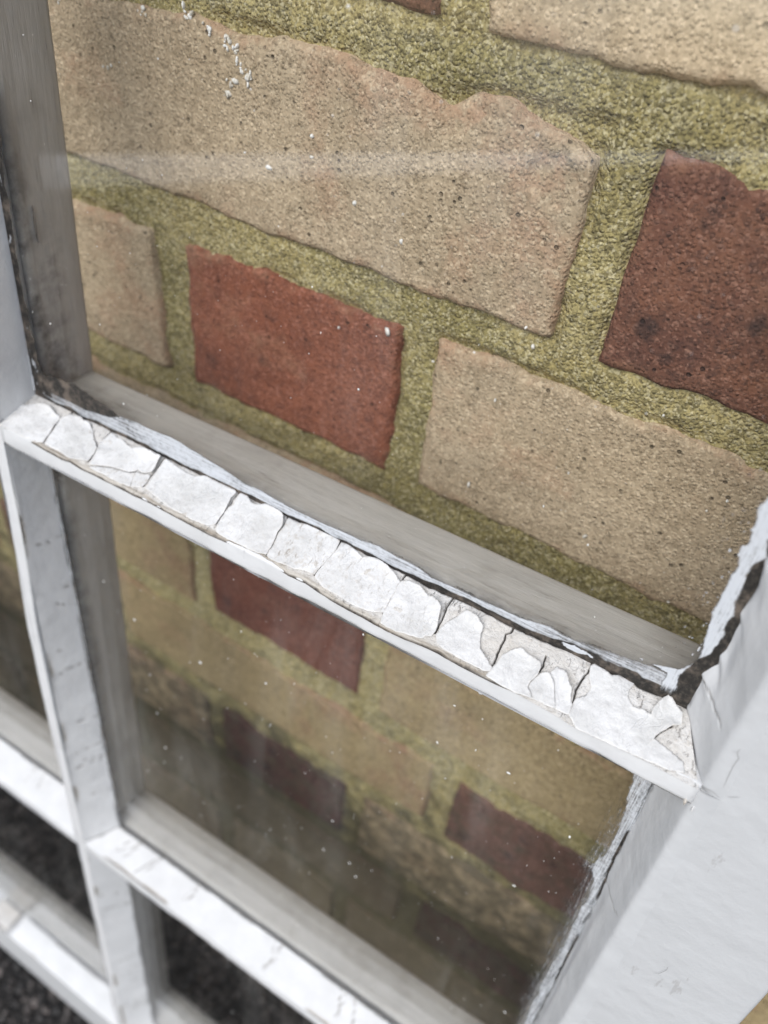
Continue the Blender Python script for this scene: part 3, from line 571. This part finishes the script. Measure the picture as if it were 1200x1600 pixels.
# vertical glazing bar
ncx_z = [0, 46, 284, 380, 454, 520, 560, 900]; ncx_x = [-3.5, -3.2, -2.4, -3.6, -3.3, 1.2, 1.3, 1.0]
ncx = lambda z: np.interp(z, ncx_z, ncx_x)
NH = 3.2
p = roundp([(-NH, -15), (NH, -15), (NH, 3.2), (-NH, 3.2)], [.9, .9, 0, 0]); pn = densify(p, 3)
sweep('glazing_bar', pn, np.arange(RB + .2, ZTG + 5.5, 2.5), 'z', M['paint_bar_lit'], amp=.12, seed=21, shift=(ncx, [1.] * len(pn)))
BARS = (560.5, 302.5)      # glass edge on top of each horizontal bar
def bar_nose(x0, x1, gz, seed, z_up=5.3, z_lo=13.):
    p = roundp([(gz - z_lo, -15), (gz - z_up, -15), (gz - z_up, 3.2), (gz - z_lo, 3.2)], [1.9, .9, 0, 0])
    return sweep('glazing_bar', densify(p, 2.5), np.linspace(x0, x1, int((x1 - x0) / 2)), 'x', M['paint_bar_lit'], amp=.38, seed=seed, cell=6)
for gz, sd in ((BARS[0], 31), (BARS[1], 47)):
    bar_nose(ncx(gz - 9) + NH - .3, SX + .0, gz, sd)
    bar_nose(-SX, ncx(gz - 9) - NH + .3, gz, sd + 5)
# grey inner side of the bars, behind the glass: moulded lining strips
def lining(name, x0, x1, z0, z1, axis, seed, grime_shade=None, back=25.):
    if axis == 'x':
        p = densify(roundp([(z0, 3.4), (z1, 3.4), (z1, back), (z0, back)], [0, .0, 1.6, 1.6]), 3)
        path = np.arange(x0, x1 + .01, 2.5)
    else:
        p = densify(roundp([(x0, 3.4), (x0, back), (x1, back), (x1, 3.4)], [0, 1.6, 1.6, 0]), 3)[::-1]
        path = np.arange(z0, z1 + .01, 2.5)
    def at(V):
        g = grime_shade(V[..., 0], V[..., 1], V[..., 2]) if grime_shade else np.zeros(V.shape[:2])
        return {'along': np.full(V.shape[:2], 0. if axis == 'x' else 1.), 'grime_shade': g}
    return sweep(name, p, path, axis, M['grey'], at, amp=.10, seed=seed)
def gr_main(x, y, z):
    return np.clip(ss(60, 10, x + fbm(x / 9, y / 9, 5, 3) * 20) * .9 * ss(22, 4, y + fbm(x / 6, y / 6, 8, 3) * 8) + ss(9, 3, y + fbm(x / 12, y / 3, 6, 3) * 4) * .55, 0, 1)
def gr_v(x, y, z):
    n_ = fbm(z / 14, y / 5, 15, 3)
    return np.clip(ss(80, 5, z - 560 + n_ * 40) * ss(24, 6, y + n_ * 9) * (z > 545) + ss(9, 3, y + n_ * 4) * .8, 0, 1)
VR, VL = 5.6, -6.5
lining('bar_lining', VL, VR, RG + .1, ZTG - .1, 'z', 61, gr_v)
for gz, sd in ((BARS[0], 63), (BARS[1], 67)):
    lining('bar_lining', VR, GX + 1.0, gz - 18.0, gz, 'x', sd, gr_main if gz > 500 else None, 24.6)
    lining('bar_lining', -GX - 1.0, VL, gz - 18.0, gz, 'x', sd + 3, None, 24.6)
lining('rail_lining', -GX - .9, GX + .9, 20, RG + .4, 'x', 71, None, 24.6)
for s_ in (1, -1):
    lining('stile_lining', *sorted((s_ * (GX + .6), s_ * (GX + 6))), RG + .5, ZTG - .1, 'z', 74 + s_, None, 25.8)

# glass
def pane(x0, x1, z0, z1):
    x0, x1, z0, z1 = x0 - 3, x1 + 3, z0 - 3, z1 + 3
    v = [(x, y, z) for y in (0, 3) for z in (z0, z1) for x in (x0, x1)]
    f = [(0, 1, 3, 2), (4, 6, 7, 5), (0, 4, 5, 1), (2, 3, 7, 6), (0, 2, 6, 4), (1, 5, 7, 3)]
    return mesh_np('glass_pane', np.array(v) * MM, f, M['glass'], sash, smooth=False)
ROWS = ((560.5, ZTG), (302.5, 542.8), (RG, 284.8))
def specks(pn_, x0, x1, z0, z1, n_, seed, big=.3):
    r = np.random.default_rng(seed)
    P = np.stack([r.uniform(x0 + 2, x1 - 2, n_), np.full(n_, -.02), r.uniform(z0 + 2, z1 - 2, n_)], -1)
    s = (.09 + big * 1.15 * r.random(n_) ** 4)[:, None] * r.uniform(.7, 1.3, (n_, 3)); s[:, 1] = .08
    V, F = scatter(P, s); V[:, 1] = np.clip(V[:, 1], -.25, -.01)
    o = mesh_np('paint_speck', V * MM, F, M['speck'], pn_); o['kind'] = 'stuff'
PANES = {}
for ri, (z0, z1) in enumerate(ROWS):
    for ci in (0, 1):
        x0, x1 = (6., GX) if ci == 0 else (-GX, -7.)
        pn_ = pane(x0, x1, z0, z1); PANES[ri, ci] = pn_
        specks(pn_, x0, x1, z0, z1, (420, 380, 160)[ri] if ci == 0 else 120, 100 + ri * 2 + ci, .22 if ri == 0 else .45)

# putty fillets ---------------------------------------------------------------
def fillet(fa, fb, ga, gb, nu, nv=14, seed=0, wob=.5, edge_fn=None, cracks=0, paint=1., bulge=.5, worn=1.):
    """fa->fb: front arris ends; ga->gb: glass ends, (x, z) mm"""
    u, v = np.meshgrid(np.linspace(0, 1, nu), np.linspace(0, 1, nv), indexing='ij')
    fa, fb, ga, gb = (np.array(q, float) for q in (fa, fb, ga, gb))
    Fp = fa + (fb - fa) * u[..., None]; Gp = ga + (gb - ga) * u[..., None]
    Q = Fp + (Gp - Fp) * v[..., None]; ly = -15 + 15 * v
    Ld = np.linalg.norm(fb - fa); along = u * Ld
    dperp = (Gp - Fp); wd = np.linalg.norm(dperp, axis=-1, keepdims=True); dn = dperp / (wd + 1e-6)
    n_ = fbm(along / 13, v * 1.2 + seed, seed, 3) * wob * .55 + fbm(along / 40, v * .5, seed + 5, 2) * wob * .6 + np.sin(v * math.pi) * bulge
    crk = np.zeros(u.shape)
    r = np.random.default_rng(seed + 500)
    for c in range(cracks):
        a0 = r.uniform(.05, .95) * Ld; k0 = r.uniform(-1.5, 1.5); e0 = r.uniform(.1, .6); e1 = 1.1
        dd = np.abs(along - a0 - k0 * v * v * 3 - fbm(v * 4, v * 0 + c, seed + c, 4) * 1.5)
        crk = np.maximum(crk, ss(.42, .08, dd) * ss(e0 - .05, e0 + .05, v) * ss(e1 + .05, e1 - .05, v) * r.uniform(.6, 1.))
    n_ = n_ - crk * .7
    gate = ss(.05, .35, fbm(along / 22, v * 0 + seed, seed + 61, 3)); wood_ = ss(.13, .06, v + fbm(along / 4, v * 3, seed + 62, 3) * .05) * gate
    endd = np.minimum(along, Ld - along) + fbm(v * 4, along / 3, seed + 63, 3) * 1.0
    edge_ = np.clip(ss(.965, 1.0, v + fbm(along / 3, v, seed + 64, 3) * .03) * ss(-.2, .25, fbm(along / 15, v * 0, seed + 65, 3)) * .8 + ss(1.1, .2, endd) * .55 + ss(.035, .0, v) * gate * .8, 0, 1)
    if worn < 1:                         # old paint runs from the putty over the front of the stile in one soft curve
        fr_ = np.clip((v - .22) / .78, 0, 1); out_ = (fa - ga); out_ = np.array([np.sign(out_[0]), 0.])
        Q = Fp + (Gp - Fp) * fr_[..., None] + out_ * np.interp(v, [0, .08, .15, .22], [6., 3.4, 1.4, 0.])[..., None]
        ly = np.where(v < .22, np.interp(v, [0, .08, .15, .22], [-14.6, -15.25, -15.38, -14.95]), -14.95 + 14.95 * fr_)
        n_ = n_ * ss(.1, .4, v); ly2 = ly
        wood_ = wood_ * worn; edge_ = edge_ * ss(.05, .2, v)
    n_ = n_ - edge_ * .25
    Q = Q + dn * 0; ly2 = ly - n_ * .5
    Q = Q + (dn * (n_ * .85)[..., None]) * ss(0., .12, v)[..., None] * ss(1.0, .9, v)[..., None]
    ly2 = ly2 - .12 * ss(.12, .0, v)          # the paint laps over the arris
    if edge_fn is not None: Q = Q + (edge_fn(Gp) - Gp) * ss(.62, 1., v)[..., None]
    V = np.stack([Q[..., 0], ly2, Q[..., 1]], -1)
    nrm = np.cross(V[1, 0] - V[0, 0], V[0, -1] - V[0, 0])
    F = gridF(nu, nv, flip=bool(nrm[1] > 0))
    o = mesh_np('putty', V.reshape(-1, 3) * MM, F, M['putty'], sash,
                {'paint': np.full(u.shape, paint) * (1 - crk) * (1 - wood_ * .9), 'wood': wood_, 'crack': np.clip(crk * .6 + edge_, 0, 1), 'stile': (ss(.95, .30, v) if worn < 1 else np.zeros(u.shape)) * (1 - crk)})
    return o
def edgex(fn):
    def f(G):
        G = G.copy(); G[..., 0] = fn(G[..., 1]); return G
    return f
PE = sorted([(z, x) for x, z in D['PEDGE']]); PEz = [q[0] for q in PE]; PEx = [q[1] for q in PE]
def pedge(z): 
    j_ = fbm(z / 5, z * 0, 3, 3) * .35
    return np.where(z < 609, np.interp(z, PEz, PEx) + j_ * .4, 229.3 + j_ * 1.6)
SLq = sorted([(z, x) for x, z in D['SLIT']])
def slit(z): return np.interp(z, [q[0] for q in SLq], [q[1] for q in SLq]) + .25 + fbm(z / 4, z * 0, 37, 3) * .3
for ri, (z0, z1) in enumerate(ROWS):
    fz0 = z0 - 5.3 if ri < 2 else RB; fz1 = z1 + 5.3 if ri else ZTG + 5.5
    for ci in (0, 1):
        if ci == 0:
            nl0, nl1 = ncx(z0) + NH, ncx(z1) + NH
            gl0, gl1 = {0: (4.0, 2.6), 1: (11.4, 5.0), 2: (13, 10.5)}[ri]
            gr0 = gr1 = GX; fr = SX
        else:
            nl0 = nl1 = -SX; gl0 = gl1 = -GX
            gr0, gr1 = -8.5, -8.5; fr = None
        frx0, frx1 = (SX, SX) if ci == 0 else (ncx(z0) - NH, ncx(z1) - NH)
        sd = ri * 17 + ci * 5 + 3
        # sides
        if ci == 0:
            fillet((nl0, fz0), (nl1, fz1), (gl0, z0), (gl1, z1), 200, 16, sd, .5, None, 10, 1., .25)
            if ri == 0: fillet((frx0, fz0 - 1), (frx1, fz1), (gr0, z0 - .0), (gr1, z1), 500, 30, sd + 1, .9, edgex(pedge), 3, 1., .3, 0.)
            elif ri == 1: fillet((frx0, fz0), (frx1, fz1 + 5.6), (gr0 + 1.5, z0), (gr1 + 1., z1), 420, 30, sd + 1, .6, edgex(slit), 1, 1., .3, 0.)
            else: fillet((frx0, fz0), (frx1, fz1), (gr0 + 1.5, z0), (gr1 + 1., z1), 240, 16, sd + 1, .6, None, 1, 1., .3)
        else:
            fillet((nl0, fz0), (nl1, fz1), (gl0, z0), (gl1, z1), 60, 10, sd); fillet((frx0, fz0), (frx1, fz1), (gr0, z0), (gr1, z1), 90, 12, sd + 1)
        # top (underside of the bar above) and bottom
        fillet((nl1, fz1), (frx1, fz1), (gl1, z1), (gr1, z1), 90, 10, sd + 2)
        if not (ri == 0 and ci == 0):
            ga_, fa_ = gl0, nl0
            if ri == 2 and ci == 1:        # this run of putty has broken away towards the left
                fillet((-124, fz0), (frx0, fz0), (-124, z0), (gr0, z0), 120, 14, sd + 3, .4, None, 0, 1., .6)
                fillet((-150, fz0 - .2), (-127.5, fz0 - .2), (-150, z0 - 2.2), (-127.5, z0 - 2.2), 30, 10, sd + 4, .6, None, 0, 0.)
            else:
                fillet((fa_, fz0), (frx0, fz0), (ga_, z0), (gr0, z0), 260, 16, sd + 3, .45, None, 14 if ri == 1 and ci == 0 else 3, 1., .35)
# the peeling run of putty on the bar in focus ------------------------------------
PA = np.array([-15., 555.3]); PB = np.array([0., 560.25]); PD = (PB - PA) / np.linalg.norm(PB - PA); PN = np.array([-PD[1], PD[0]])
def pput(s, t, h):
    return np.stack([s, PA[0] + PD[0] * t + PN[0] * h, PA[1] + PD[1] * t + PN[1] * h], -1)
TOPs = np.array(D['TOP']); LOWs = np.array(D['LOW'])
LOWs = np.concatenate([[[-4.5, -.2]], LOWs])
nu, nv = 1250, 84
u, v = np.meshgrid(np.linspace(0, 1, nu), np.linspace(0, 1, nv), indexing='ij')
s0 = np.interp(v, [0, .45, 1], [-3.2, -2.4, .1]); s1 = np.interp(v, [0, .5, 1], [237.7, 233.2, 228.9])
s = s0 + (s1 - s0) * u
jag = fbm(s / 2.2, s * 0, 201, 4) * .28
thi = np.interp(s, TOPs[:, 0], TOPs[:, 1]) + jag; tlo = np.interp(s, LOWs[:, 0], LOWs[:, 1]) - .15
tt = tlo + (thi - tlo) * v
crk = np.full(s.shape, 9.)
for q in D['CR']: crk = np.minimum(crk, seg_dist(s + fbm(s / 1.3, tt / 1.3, 210, 3) * .22, tt + fbm(s / 1.3, tt / 1.3, 215, 3) * .22, q))
crm = ss(.30, .06, crk)
rough_ = fbm(s / 2.4, tt / 2.4, 220, 4) * .16 + fbm(s / 12, tt / 6, 221, 2) * .35
h = -.10 + rough_ - crm * 1.3
h = h - ss(.6, .0, thi - tt) * .5
sm_end = ss(198, 214, s)          # towards the right the paint runs on over the nose without a break
wood = ss(2.1, 1.2, tt - tlo + fbm(s / 6, tt, 230, 3) * .8) * (1 - ss(184, 200, s)) * ss(8, 22, s) * ss(150, 120, s * .62)
lowc = ss(.55, .10, tt - tlo + fbm(s / 3, s * 0, 233, 3) * .35) * (1 - ss(186, 194, s))
h = h - lowc * .8
V = pput(s, tt, h)
crack = np.clip(crm + lowc * .9 + ss(.32, .05, thi - tt) * .75, 0, 1)
putty = mesh_np('putty', V.reshape(-1, 3) * MM, gridF(nu, nv), M['putty'], sash, {'paint': np.zeros(s.shape), 'wood': wood, 'crack': crack})
putty['label'] = 'cracked weathered putty with peeling white paint'
def inside(x, y, poly):
    c = np.zeros(x.shape, bool); n_ = len(poly)
    for i in range(n_):
        (x0, y0), (x1, y1) = poly[i], poly[(i + 1) % n_]
        if y0 == y1: continue
        c ^= ((y0 > y) != (y1 > y)) & (x < (x1 - x0) * (y - y0) / (y1 - y0) + x0)
    return c
def flake(poly, seed, weather, lift, lift_lo=.1):
    P = np.array(poly); n_ = len(P)
    # dense, slightly ragged outline
    B = []
    for i in range(n_):
        a, b = P[i], P[(i + 1) % n_]; k = max(1, int(np.linalg.norm(b - a) / .45))
        for q in range(k): B.append(a + (b - a) * q / k)
    B = np.array(B); nb = len(B)
    B = B + np.stack([fbm(B[:, 0] / .9, B[:, 1] / .9, seed, 3), fbm(B[:, 0] / .9, B[:, 1] / .9, seed + 4, 3)], -1) * .16
    cen = B.mean(0); tn = np.roll(B, -1, 0) - np.roll(B, 1, 0); nn = np.stack([tn[:, 1], -tn[:, 0]], -1); nn /= np.linalg.norm(nn, axis=1)[:, None] + 1e-9
    area = np.sum(B[:, 0] * np.roll(B[:, 1], -1) - np.roll(B[:, 0], -1) * B[:, 1])
    B = B + nn * (.21 if area > 0 else -.21)
    x0, y0 = B.min(0); x1, y1 = B.max(0); g = .42
    gx, gy = np.meshgrid(np.arange(x0, x1, g), np.arange(y0, y1, g), indexing='ij'); gx[:, ::2] += g / 2
    ok = inside(gx, gy, B.tolist()); gx, gy = gx[ok], gy[ok]
    loop = np.concatenate([B, B[:1]]); dd = seg_dist(gx, gy, loop.tolist()); k_ = dd > .2; I = np.stack([gx[k_], gy[k_]], -1)
    pts = np.concatenate([B, I])
    res = mgeo.delaunay_2d_cdt([Vector(q) for q in pts.tolist()], [(i, (i + 1) % nb) for i in range(nb)], [], 1, 1e-5)
    vs = np.array([tuple(q) for q in res[0]]); tris = [list(f) for f in res[2]]
    dist = seg_dist(vs[:, 0], vs[:, 1], loop.tolist())
    # lift of the free edges: strong towards the glass side and where the noise says so
    fr = ss(2.5, 11, vs[:, 1]) * .8 + .2
    free = np.clip(fbm(vs[:, 0] / 7, vs[:, 1] / 7, seed + 8, 2) * .9 + .55, 0, 1) * (.35 + 1.1 * ss(-.2, .5, (vs[:, 0] - cen[0]) / (x1 - x0 + .1) + .45 * (vs[:, 1] - cen[1]) / (y1 - y0 + .1)))
    hh = .12 + np.exp(-dist / 1.5) * lift * 1.6 * fr * free + fbm(vs[:, 0] / 5, vs[:, 1] / 5, seed + 9, 3) * .22 + np.clip(dist / 5, 0, 1) * .12
    hh += np.interp(vs[:, 1], [-1.5, 1.5], [-.15, 0])
    top = pput(vs[:, 0], vs[:, 1], hh); bot = pput(vs[:, 0], vs[:, 1], hh - .13)
    N_ = len(vs)
    # border edges of the triangulation
    ec = {}
    for f in tris:
        for i in range(3):
            e_ = (f[i], f[(i + 1) % 3]); ec[e_] = 1
    bord = [e_ for e_ in ec if (e_[1], e_[0]) not in ec]
    F = []
    a = np.array([(vs[f[1]] - vs[f[0]]) for f in tris[:1]])[0]; b = vs[tris[0][2]] - vs[tris[0][0]]
    flip = (a[0] * b[1] - a[1] * b[0]) < 0
    for f in tris: F.append(f if not flip else f[::-1])
    V = np.concatenate([top, bot]); 
    for (p_, q_) in bord: F.append([p_, p_ + N_, q_ + N_, q_] if not flip else [q_, q_ + N_, p_ + N_, p_])
    for f in tris: F.append([i + N_ for i in (f[::-1] if not flip else f)])
    ed = np.concatenate([ss(.22, 0, dist) * .35, np.ones(N_) * .8])
    o = mesh_np('paint_flake', V * MM, F, M['flake'], putty, {'edge': ed, 'weather': np.full(2 * N_, weather)})
    return o
WE = [.35, .3, .25, .9, .9, .25, .3, .95, .6, .25, .08, .10, .10, .10, .12]
LI = [.6, .6, .8, .2, .2, .4, .5, .3, .5, 1.3, 1.7, 1.6, 1.1, 1.8, 1.1]
for i, q in enumerate(D['FL']): flake(q, 300 + i * 13, WE[i], LI[i])
# smooth paint at the right end where it still bridges putty and bar
# paint smears and dirt on the glass ------------------------------------------------
def film(name, x0, x1, z0, z1, st_, fn, along, parent, ly=-.06):
    X_, Z_ = np.meshgrid(np.arange(x0, x1, st_), np.arange(z0, z1, st_), indexing='ij')
    wh, dk = fn(X_, Z_)
    kv_ = (wh > .004) | (dk > .004)
    kf_ = kv_[:-1, :-1] | kv_[1:, :-1] | kv_[:-1, 1:] | kv_[1:, 1:]
    V_ = np.stack([X_, np.full(X_.shape, ly) - .08 * wh, Z_], -1).reshape(-1, 3); F_ = gridF(*X_.shape, kf_)
    us = np.unique(F_); re_ = np.zeros(len(V_), np.int64); re_[us] = np.arange(len(us))
    return mesh_np(name, V_[us] * MM, re_[F_], M['smear'], parent, {'white': wh.ravel()[us], 'dark': dk.ravel()[us], 'along': np.full(len(us), along)})
SMT = np.array(D['SM_T']); TPG = np.array(D['TOPG'])
def f_main(x, z):
    top = np.interp(x, SMT[:, 0], SMT[:, 1]) + fbm(x / 9, z * 0, 401, 3) * .35
    bot = np.interp(x, TPG[:, 0], TPG[:, 1])
    blk = np.interp(x, [0, 18, 30, 45, 100, 155, 160, 185, 200, 212, 228], [.3, .5, .3, .35, .45, .6, 1.3, 1.5, 2.2, 3.0, 3.4]) + fbm(x / 3.5, z * 0, 402, 3) * .35
    b0 = bot + blk
    wh = ss(top + .35, top - .5, z) * ss(b0 - .25, b0 + .35, z) * np.interp(x, [0, 20, 45, 60, 190, 205, 222, 229], [.30, .45, .55, .72, .68, .45, .62, .8])
    wh = wh * ss(-1, 2, x)
    dk = ss(b0 + .9, b0 - .1, z) * ss(bot - 2.2, bot - 1.6, z)
    dk = np.maximum(dk, .42 * ss(top + 1.6, top - .2, z + fbm(x / 5, z, 404, 3) * 1.0) * ss(60, 160, x))
    # black corner at the left, dirty corner at the right
    cx = np.interp(z, [560, 563, 566, 569, 571, 573], [62, 56, 50, 44, 34, 22]) + fbm(z / 2, x / 8, 405, 3) * 7
    dk = np.maximum(dk, ss(cx + 4, cx - 10, x) * ss(573.5, 569, z + fbm(x / 6, z / 3, 406, 3) * 2.5) * .85)
    dk = np.maximum(dk, ss(188, 205, x + fbm(x / 5, z / 2, 407, 3) * 8) * ss(568.5, 564.5, z + fbm(x / 8, z / 2, 408, 3) * 1.5) * .62)
    # little loose chip of white paint near the right end
    ch = ss(1.0, .72, np.hypot((x - 200.5) / 4.6, (z - 562.1 - (x - 200) * .03) / .85) + fbm(x / 1.6, z / 1.0, 409, 3) * .5)
    wh = np.maximum(wh, ch * 1.3)
    return np.clip(wh, 0, 1.3), np.clip(dk, 0, 1)
film('smeared_paint', -1.5, 232, 557.5, 575, .28, f_main, 0., PANES[0, 0])
DL = np.array(sorted([(z, x) for x, z in D['DARK_L']])); SL = np.array(sorted([(z, x) for x, z in D['SM_L']]))
def f_st(x, z):
    dl = np.interp(z, DL[:, 0], DL[:, 1]) + fbm(z / 2.5, x * 0, 411, 3) * .35
    dl = np.where(z > 612, 228.6 + fbm(z / 8, z * 0, 415, 3) * .5, dl)
    slx = np.interp(z, SL[:, 0], SL[:, 1]) + fbm(z / 3, x * 0, 412, 3) * .7
    slx = np.where(z > 640, 225.8 + fbm(z / 12, z * 0, 418, 3) * 1.2, slx)
    wh = ss(slx - .5, slx + .6, x) * ss(dl + .25, dl - .2, x) * .78 * ss(560, 566, z)
    # spatter off the brush
    sp = fbm(x / .55, z / 1.1, 413, 2); wh = np.maximum(wh, ss(.52, .66, sp) * ss(9, 1, slx - x) * ss(560, 568, z) * (x < slx + .5) * ss(700, 600, z) * .9)
    dk = ss(dl - .3, dl + .3, x) * .95 * ss(233, 231, x)
    return wh, dk
film('smeared_paint', 208, 232.5, 562, 798, .32, f_st, 1., PANES[0, 0], -.2)
SLT = np.array(sorted([(z, x) for x, z in D['SLIT']])); SLS = np.array(sorted([(z, x) for x, z in D['SLS']]))
def f_st2(x, z):
    sx_ = np.interp(z, SLT[:, 0], SLT[:, 1]) + fbm(z / 3, z * 0, 421, 3) * .25
    lx_ = np.interp(z, SLS[:, 0], SLS[:, 1]) + fbm(z / 4, z * 0, 422, 3) * .5
    wh = ss(lx_ - .5, lx_ + .9, x) * .60
    hz = ss(lx_ - 8, lx_, x) * .36 * ss(530, 500, z + fbm(x / 2, z / 30, 423, 3) * 15); wh = np.maximum(wh, hz)
    gap = ss(.45, .2, np.abs(x - sx_)) * ss(-.15, .3, fbm(z / 13, z * 0, 424, 2) + .25)
    dk = gap; wh = wh * (1 - gap)
    return wh, dk
film('smeared_paint', 214, 232.6, 303, 542, .36, f_st2, 1., PANES[1, 0])
GRL = np.array(sorted([(z, x) for x, z in D['GR_L'] if z > 574])); 
def f_l(x, z):
    e = np.interp(z, [560, 600, 650, 700, 800], [4.2, 2.6, 2.4, 2.4, 2.4])
    g = np.interp(z, [562, 575, 602, 633, 645, 653, 660, 800], [13, 8.5, 7.4, 7.6, 9.2, 9.0, 4.5, 4.0]) + fbm(z / 5, z * 0, 431, 3) * 1.1
    dk = ss(g + .8, g - .6, x) * .9
    ln = ss(.5, .25, np.abs(x - e - .55 - fbm(z / 9, z * 0, 432, 3) * .25)) * ss(640, 615, z) * .95
    wh = np.maximum(ln, ss(.45, .6, fbm(x / 1., z / 2.5, 433, 3)) * ss(g + 1.5, g - 1, x) * .55)
    return wh, dk * (1 - ln)
film('smeared_paint', 1, 17, 562, 798, .32, f_l, 1., PANES[0, 0], -.12)
def f_l2(x, z):
    e = np.interp(z, [302, 542], [11.4, 5.0])
    a_ = ss(e + 1.5, e + .7, x + fbm(z / 5, z * 0, 441, 3) * .6)
    dk = ss(e + 4.5, e + .5, x + fbm(z / 9, x / 3, 442, 3) * 1.5) * .5
    dk = np.maximum(dk, ss(505, 540, z) * ss(16, 9, x) * .6)
    return a_ * .62 * ss(.75, .3, np.abs(x - e - .7)), dk
film('smeared_paint', 3, 20, 303, 542, .4, f_l2, 1., PANES[1, 0])
# chipped blister on the inner face of the upright bar, seen edge on through the glass
V, F = scatter(np.array([(VR + .15, 9., 616.)]), np.array([(.4, 1.4, 6.)]))
V = V * 1.0
mesh_np('paint_blister', V * MM, F, M['blister'], sash)
# paint lump and splinter of bare wood where the bar meets the stile
V, F = scatter(np.array([(236.6, -14.9, 548.3), (238.8, -14.9, 547.4)]), np.array([(1.2, .5, .9), (1.5, .35, 1.0)]))
o = mesh_np('joint_filler', V * MM, F, M['putty'], sash, {'paint': np.repeat([0., .6], 12), 'wood': np.repeat([1., 0.], 12), 'crack': np.zeros(24)}); o['kind'] = 'stuff'

# hairline cracks in the paint of the stile beside the joint
HC = [[(239.4, 569.5), (240.5, 569.7), (241.4, 568.3), (241.2, 565.2), (241.5, 561.2), (241.8, 557.7)], [(240.5, 569.7), (240.7, 571.1)], [(237.9, 554.9), (238.5, 555.3), (240.3, 555.5), (242.6, 554.5)], [(243.3, 556.0), (245.7, 557.9)], [(251.1, 479.2), (252.4, 480.5), (253.5, 484.4), (253.3, 486.2)]]
hv, hf = [], []
for q in HC:
    pts = []
    for a, b in zip(q[:-1], q[1:]):
        for k in range(6): pts.append(np.array(a) + (np.array(b) - np.array(a)) * k / 6)
    pts.append(np.array(q[-1])); pts = np.array(pts); pts = pts + np.stack([fbm(pts[:, 1], pts[:, 0], 7, 3), fbm(pts[:, 1], pts[:, 0], 9, 3)], -1) * .15
    for i in range(len(pts)):
        t_ = pts[min(i + 1, len(pts) - 1)] - pts[max(i - 1, 0)]; t_ /= np.linalg.norm(t_) + 1e-9; n_ = np.array([-t_[1], t_[0]])
        w_ = .045 * (1 - abs(2 * i / (len(pts) - 1) - 1) ** 3)
        for s_ in (-1, 1): c_ = pts[i] + n_ * s_ * w_; hv.append((c_[0], -15.42, c_[1]))
        if i: b_ = len(hv) - 4; hf.append((b_, b_ + 1, b_ + 3, b_ + 2))
o = mesh_np('hairline_crack', np.array(hv) * MM, hf, M['hair'], sash); o['kind'] = 'stuff'
